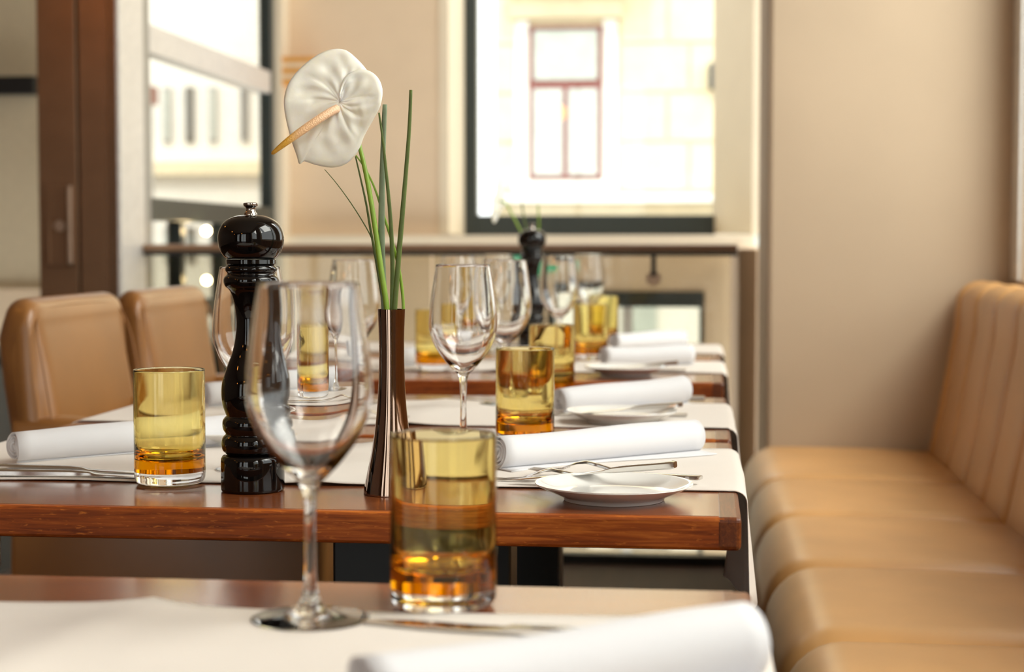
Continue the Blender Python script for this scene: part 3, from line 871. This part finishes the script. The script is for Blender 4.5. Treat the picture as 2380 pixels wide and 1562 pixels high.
# ================================================================== NAPKINS
def napkin(p0, p1, r0, r1, label, flap=.03, seed=1, zc=RT, turns=3.6):
    """rolled cloth from p0 (spiral end nearer the viewer) to p1."""
    rnd = random.Random(seed)
    p0 = Vector((*p0, 0)); p1 = Vector((*p1, 0)); L = (p1-p0).length
    ax = (p1-p0).normalized(); sd = Vector((-ax.y, ax.x, 0))   # away from the viewer
    NS, NL = 150, 18
    b = B(); g = []
    for j in range(NL+1):
        t = j/NL; row = []
        R = r0+(r1-r0)*t+.0006*math.sin(t*7+seed)
        for i in range(NS+1):
            s = i/NS
            if s < .88:
                a = -turns*2*PI*(1-s/.88) - PI*.62
                rad = R*(.14+.86*(s/.88)**.9)
                rad *= 1+.03*math.sin(a*1.7+seed)*(1-s)
                cx = rad*math.cos(a); cz = rad*math.sin(a)
            else:   # loose end lying on the table on the viewer's side
                u = (s-.88)/.12
                a = -PI*.62
                cx = R*math.cos(a) - flap*u*(.75+.35*math.sin(t*5+seed)) ; cz = R*math.sin(a)*(1+.06*u)
                cz = min(cz, -R*.93)
            # slight bulge and sag
            cz *= .96
            end = .0012*math.sin(a*2+seed)
            row.append(b.verts.new(p0+ax*(L*t+end*(1 if j == 0 else 0))+sd*cx+Vector((0, 0, zc+R*.965+cz+.0006))))
        g.append(row)
    for j in range(NL):
        for i in range(NS): b.faces.new((g[j][i], g[j][i+1], g[j+1][i+1], g[j+1][i]))
    o = obj('rolled_napkin', b, M['napkin'], smooth=True)
    md = o.modifiers.new('thick', 'SOLIDIFY'); md.thickness = .0013; md.offset = 0
    tag(o, label, 'napkin', 'rolled white napkins')
    return o
napkin((-.172, .845), (.024, .985), .0215, .0235, 'large blurred white rolled napkin in the bottom right foreground', seed=2, flap=.045)
napkin((-.229, 1.880), (-.012, 2.070), .0195, .0205, 'white rolled napkin behind the fork and plate on the right', seed=3, flap=.03)
napkin((-.783, 1.875), (-.590, 2.075), .0190, .0200, 'white rolled napkin at the left edge behind the knives', seed=5, flap=.004)
napkin((-.215, 2.520), (-.035, 2.700), .0190, .0225, 'white rolled napkin behind the middle amber tumbler', seed=6, flap=.022)
napkin((-.760, 2.560), (-.560, 2.700), .0190, .0200, 'white rolled napkin mostly hidden behind the large mill', seed=7, flap=.004)
napkin((-.205, 3.470), (-.03, 3.560), .0205, .0215, 'white rolled napkin above the plate on the fourth table', seed=8, flap=.01)
napkin((-.640, 3.450), (-.480, 3.580), .0195, .0205, 'white rolled napkin left of the vase on the fourth table', seed=9, flap=.01)
napkin((-.215, 4.05), (-.055, 4.21), .0195, .0205, 'white rolled napkin on the farthest table before the low window', seed=10, flap=.01)

# ================================================================== PLATES
def make_plate():
    R = .0775
    pr = [(0, .0035), (.040, .0035), (.046, .0), (.049, .0), (.051, .0035), (.063, .0085), (R-.001, .0150), (R, .0160), (R-.001, .0168), (.066, .0118), (.052, .0068), (.030, .0058), (0, .0056)]
    o = obj('bread_plate', lathe(B(), pr[:5]+smooth_prof(pr[4:], 3)[1:], 72), M['porcelain'], angle=.8)
    return o
pl = make_plate(); tag(pl, 'white porcelain bread plate at the front of the table beside the napkin', 'plate', 'white bread plates')
pl.location = (-.0885, 1.683, TT+.0003)
for l, lab in (((-.115, 2.400, RT+.0003), 'white bread plate behind the middle napkin on the right'), ((-.150, 3.262, RT+.0003), 'white bread plate in front of the napkin on the fourth table'),
               ((-.60, 2.105, TT+.0023), 'white bread plate on the far left behind the left amber tumbler')):
    c = pl.copy(); COL.objects.link(c); c.location = l; c['label'] = lab

# ================================================================== CUTLERY
def strip(b, stations):
    """stations: (s along, half width, z centre, half thick, lateral)"""
    rings = []
    for s, w, z, h, yy in stations:
        rings.append([b.verts.new((s, yy+a*w, z+c*h)) for a, c in ((-1, -.6), (-.7, -1), (.7, -1), (1, -.6), (1, .6), (.7, 1), (-.7, 1), (-1, .6))])
    for p, q_ in zip(rings[:-1], rings[1:]):
        for i in range(8): b.faces.new((p[i], p[(i+1) % 8], q_[(i+1) % 8], q_[i]))
    b.faces.new(rings[0][::-1]); b.faces.new(rings[-1])
def fork_mesh(L=.195):
    b = B()
    # origin at tine tips, handle toward +X
    arch = lambda s: .0105*math.exp(-((s-.062)/.026)**2)
    for k in range(4):
        y = (k-1.5)*.0056
        strip(b, [(0.0, .0006, .0018, .0005, y*.9), (.012, .0013, .0010, .0008, y), (.030, .0016, .0022, .0010, y), (.042, .0020, .0055, .0010, y)])
    st = [(.038, .0105, .0050, .0010, 0), (.048, .0108, .0088, .0011, 0), (.056, .0085, .0115, .0013, 0), (.064, .0042, .0122, .0016, 0), (.078, .0030, .0095, .0018, 0), (.095, .0029, .0055, .0018, 0),
          (.115, .0036, .0034, .0019, 0), (.140, .0050, .0032, .0020, 0), (.170, .0062, .0034, .0021, 0), (L-.004, .0070, .0036, .0023, 0), (L, .0062, .0036, .0018, 0)]
    strip(b, st); return b
def knife_mesh(L=.215):
    b = B()
    strip(b, [(0, .0012, .0015, .0004, -.004), (.010, .0055, .0015, .0006, -.0015), (.035, .0090, .0018, .0008, 0), (.080, .0090, .0022, .0009, 0), (.100, .0065, .0030, .0014, 0), (.108, .0045, .0036, .0028, 0),
              (.125, .0055, .0040, .0034, 0), (.165, .0070, .0042, .0036, 0), (L-.004, .0078, .0044, .0038, 0), (L, .0068, .0044, .0030, 0)])
    return b
def put(name, bm, tip, ang, pitch, label, cat, grp='silver cutlery', roll=0):
    o = obj(name, bm, M['steel'], angle=.7)
    o.rotation_euler = (roll, -pitch, ang); o.location = tip
    tag(o, label, cat, grp); return o
# right-hand setting of the mill table
put('butter_knife', knife_mesh(.175), (-.197, 1.765, RT+.004), -.25, .115, 'silver butter knife with square handle lying across the front bread plate', 'knife')
put('dinner_fork', fork_mesh(.20), (-.222, 1.792, RT), -.10, .012, 'silver fork with arched neck lying behind the front bread plate', 'fork')
put('salad_fork', fork_mesh(.19), (-.186, 1.835, RT+.006), -.28, -.012, 'silver fork whose tines point up left before the front napkin', 'fork')
put('table_knife', knife_mesh(.215), (-.222, 2.086, RT), .0, 0, 'silver table knife mostly hidden behind the front right napkin', 'knife')
# left-hand setting of the mill table
put('table_knife', knife_mesh(.225), (-.545, 1.768, RT), PI+.02, 0, 'silver table knife lying front most at the left table edge', 'knife')
put('table_knife', knife_mesh(.225), (-.565, 1.796, RT), PI-.03, 0, 'silver table knife lying second at the left table edge', 'knife')
put('dinner_fork', fork_mesh(.20), (-.52, 2.085, RT+.008), PI-.1, 0, 'silver fork lying behind the left napkin', 'fork')
# middle tables
put('butter_knife', knife_mesh(.175), (-.205, 2.430, RT+.006), .02, .07, 'silver butter knife lying on the plate behind the middle napkin', 'knife')
put('dinner_fork', fork_mesh(.20), (-.225, 2.478, RT), .0, 0, 'silver fork with tines beside the middle amber tumbler', 'fork')
put('table_knife', knife_mesh(.215), (-.215, 2.74, RT), .0, 0, 'silver table knife behind the middle napkin with only its handle end showing', 'knife')
put('butter_knife', knife_mesh(.165), (-.215, 3.275, RT+.006), .05, .08, 'silver butter knife on the plate of the fourth table', 'knife')
put('dinner_fork', fork_mesh(.20), (-.235, 3.385, RT), -.15, 0, 'silver fork beside the plate on the fourth table', 'fork')
put('dinner_fork', fork_mesh(.20), (-.42, 2.42, RT), PI+.25, 0, 'silver fork lying between large mill and flower vase in the distance', 'fork')
# nearest table
put('table_knife', knife_mesh(.215), (-.225, 1.108, RT), -.25, 0, 'blurred silver knife under the foreground napkin beside the nearest tumbler', 'knife')

# ================================================================== CHAIRS
def make_chair():
    t = empty('leather_armchair')
    # local frame: origin on the floor, width along Y (0 .. .49), front toward +X, back plane near X=0
    W = .49
    def solid(prof, y0, y1, rnd, name, mat, n=12, side_round=.035):
        b = B(); rings = []
        N = len(prof); cx = sum(p[0] for p in prof)/N; cz = sum(p[1] for p in prof)/N
        for k in range(n+1):
            tt = .5-.5*math.cos(PI*k/n)
            y = y0+(y1-y0)*tt
            e = min(tt, 1-tt)*(y1-y0)
            u = max(0, 1-e/side_round)
            ins = side_round*(1-math.sqrt(max(0, 1-u*u)))*rnd
            rg = []
            for x, z in prof:
                dx, dz = x-cx, z-cz
                sx = max(0, 1-ins/max(.02, abs(dx))) if abs(dx) > .001 else 1
                sz = max(0, 1-ins/max(.05, abs(dz))) if dz > 0 else 1
                rg.append(b.verts.new((cx+dx*max(.4, sx), y, cz+dz*sz)))
            rings.append(rg)
        for a, c in zip(rings[:-1], rings[1:]):
            for i in range(N): b.faces.new((a[i], a[(i+1) % N], c[(i+1) % N], c[i]))
        b.faces.new(rings[0]); b.faces.new(rings[-1][::-1])
        return obj(name, b, mat, t, angle=1.2)
    # backrest leaning away
    bp = smooth_prof([(.035, .44), (.030, .55), (.014, .68), (-.006, .80), (-.018, .865)], 3) + arc(-.050, .865, .036, .040, .2, PI-.2, 8)[1:] + [(-.095, .84), (-.088, .76), (-.068, .62), (-.05, .44)]
    solid(bp, 0, W, 1, 'backrest', M['leather_chair'], 26, .05)
    # piping round the front of the backrest
    pp = [(.034, .006, .46), (.031, .004, .55), (.016, .004, .68), (-.003, .005, .80), (-.012, .012, .842), (-.020, .035, .872), (-.022, .10, .888), (-.022, W-.10, .888), (-.020, W-.035, .872), (-.012, W-.012, .842), (-.003, W-.005, .80), (.016, W-.004, .68), (.031, W-.004, .55), (.034, W-.006, .46)]
    b = B(); tube(b, smooth_prof(pp, 4), .0018, 8, side=Vector((0, 0, 1)) if False else Vector((.9, .1, .42)).normalized()); obj('piping', b, M['leather_chair'], t, smooth=True)
    obj('seat', bx(.02, .49, .055, W-.055, .36, .455, bev=.025, seg=4), M['leather_chair'], t, angle=.8)
    for y0 in (0, W-.06):
        ap = [(-.07, .33), (.50, .33), (.505, .60)] + arc(.475, .655, .03, .03, 0, PI/2, 5) + [(.2, .690), (.03, .698), (-.06, .698)]
        solid(ap, y0-.004, y0+.064, .8, 'armrest', M['leather_chair'], 8, .02)
    obj('seat_frame', bx(-.04, .48, .01, W-.01, .30, .36), M['leather_chair'], t)
    for x in (-.03, .43):
        for y in (.02, W-.06): obj('leg', bx(x, x+.04, y, y+.04, 0, .30, bev=.003), M['table_end'], t)
    return t
ch = make_chair(); tag(ch, 'tan leather armchair nearest the viewer on the left', 'chair', 'leather armchairs')
ch.location = (-1.145, 2.875, 0)
dup(ch, (-1.135, 3.425, 0), 0, 'tan leather armchair standing behind the other on the left')
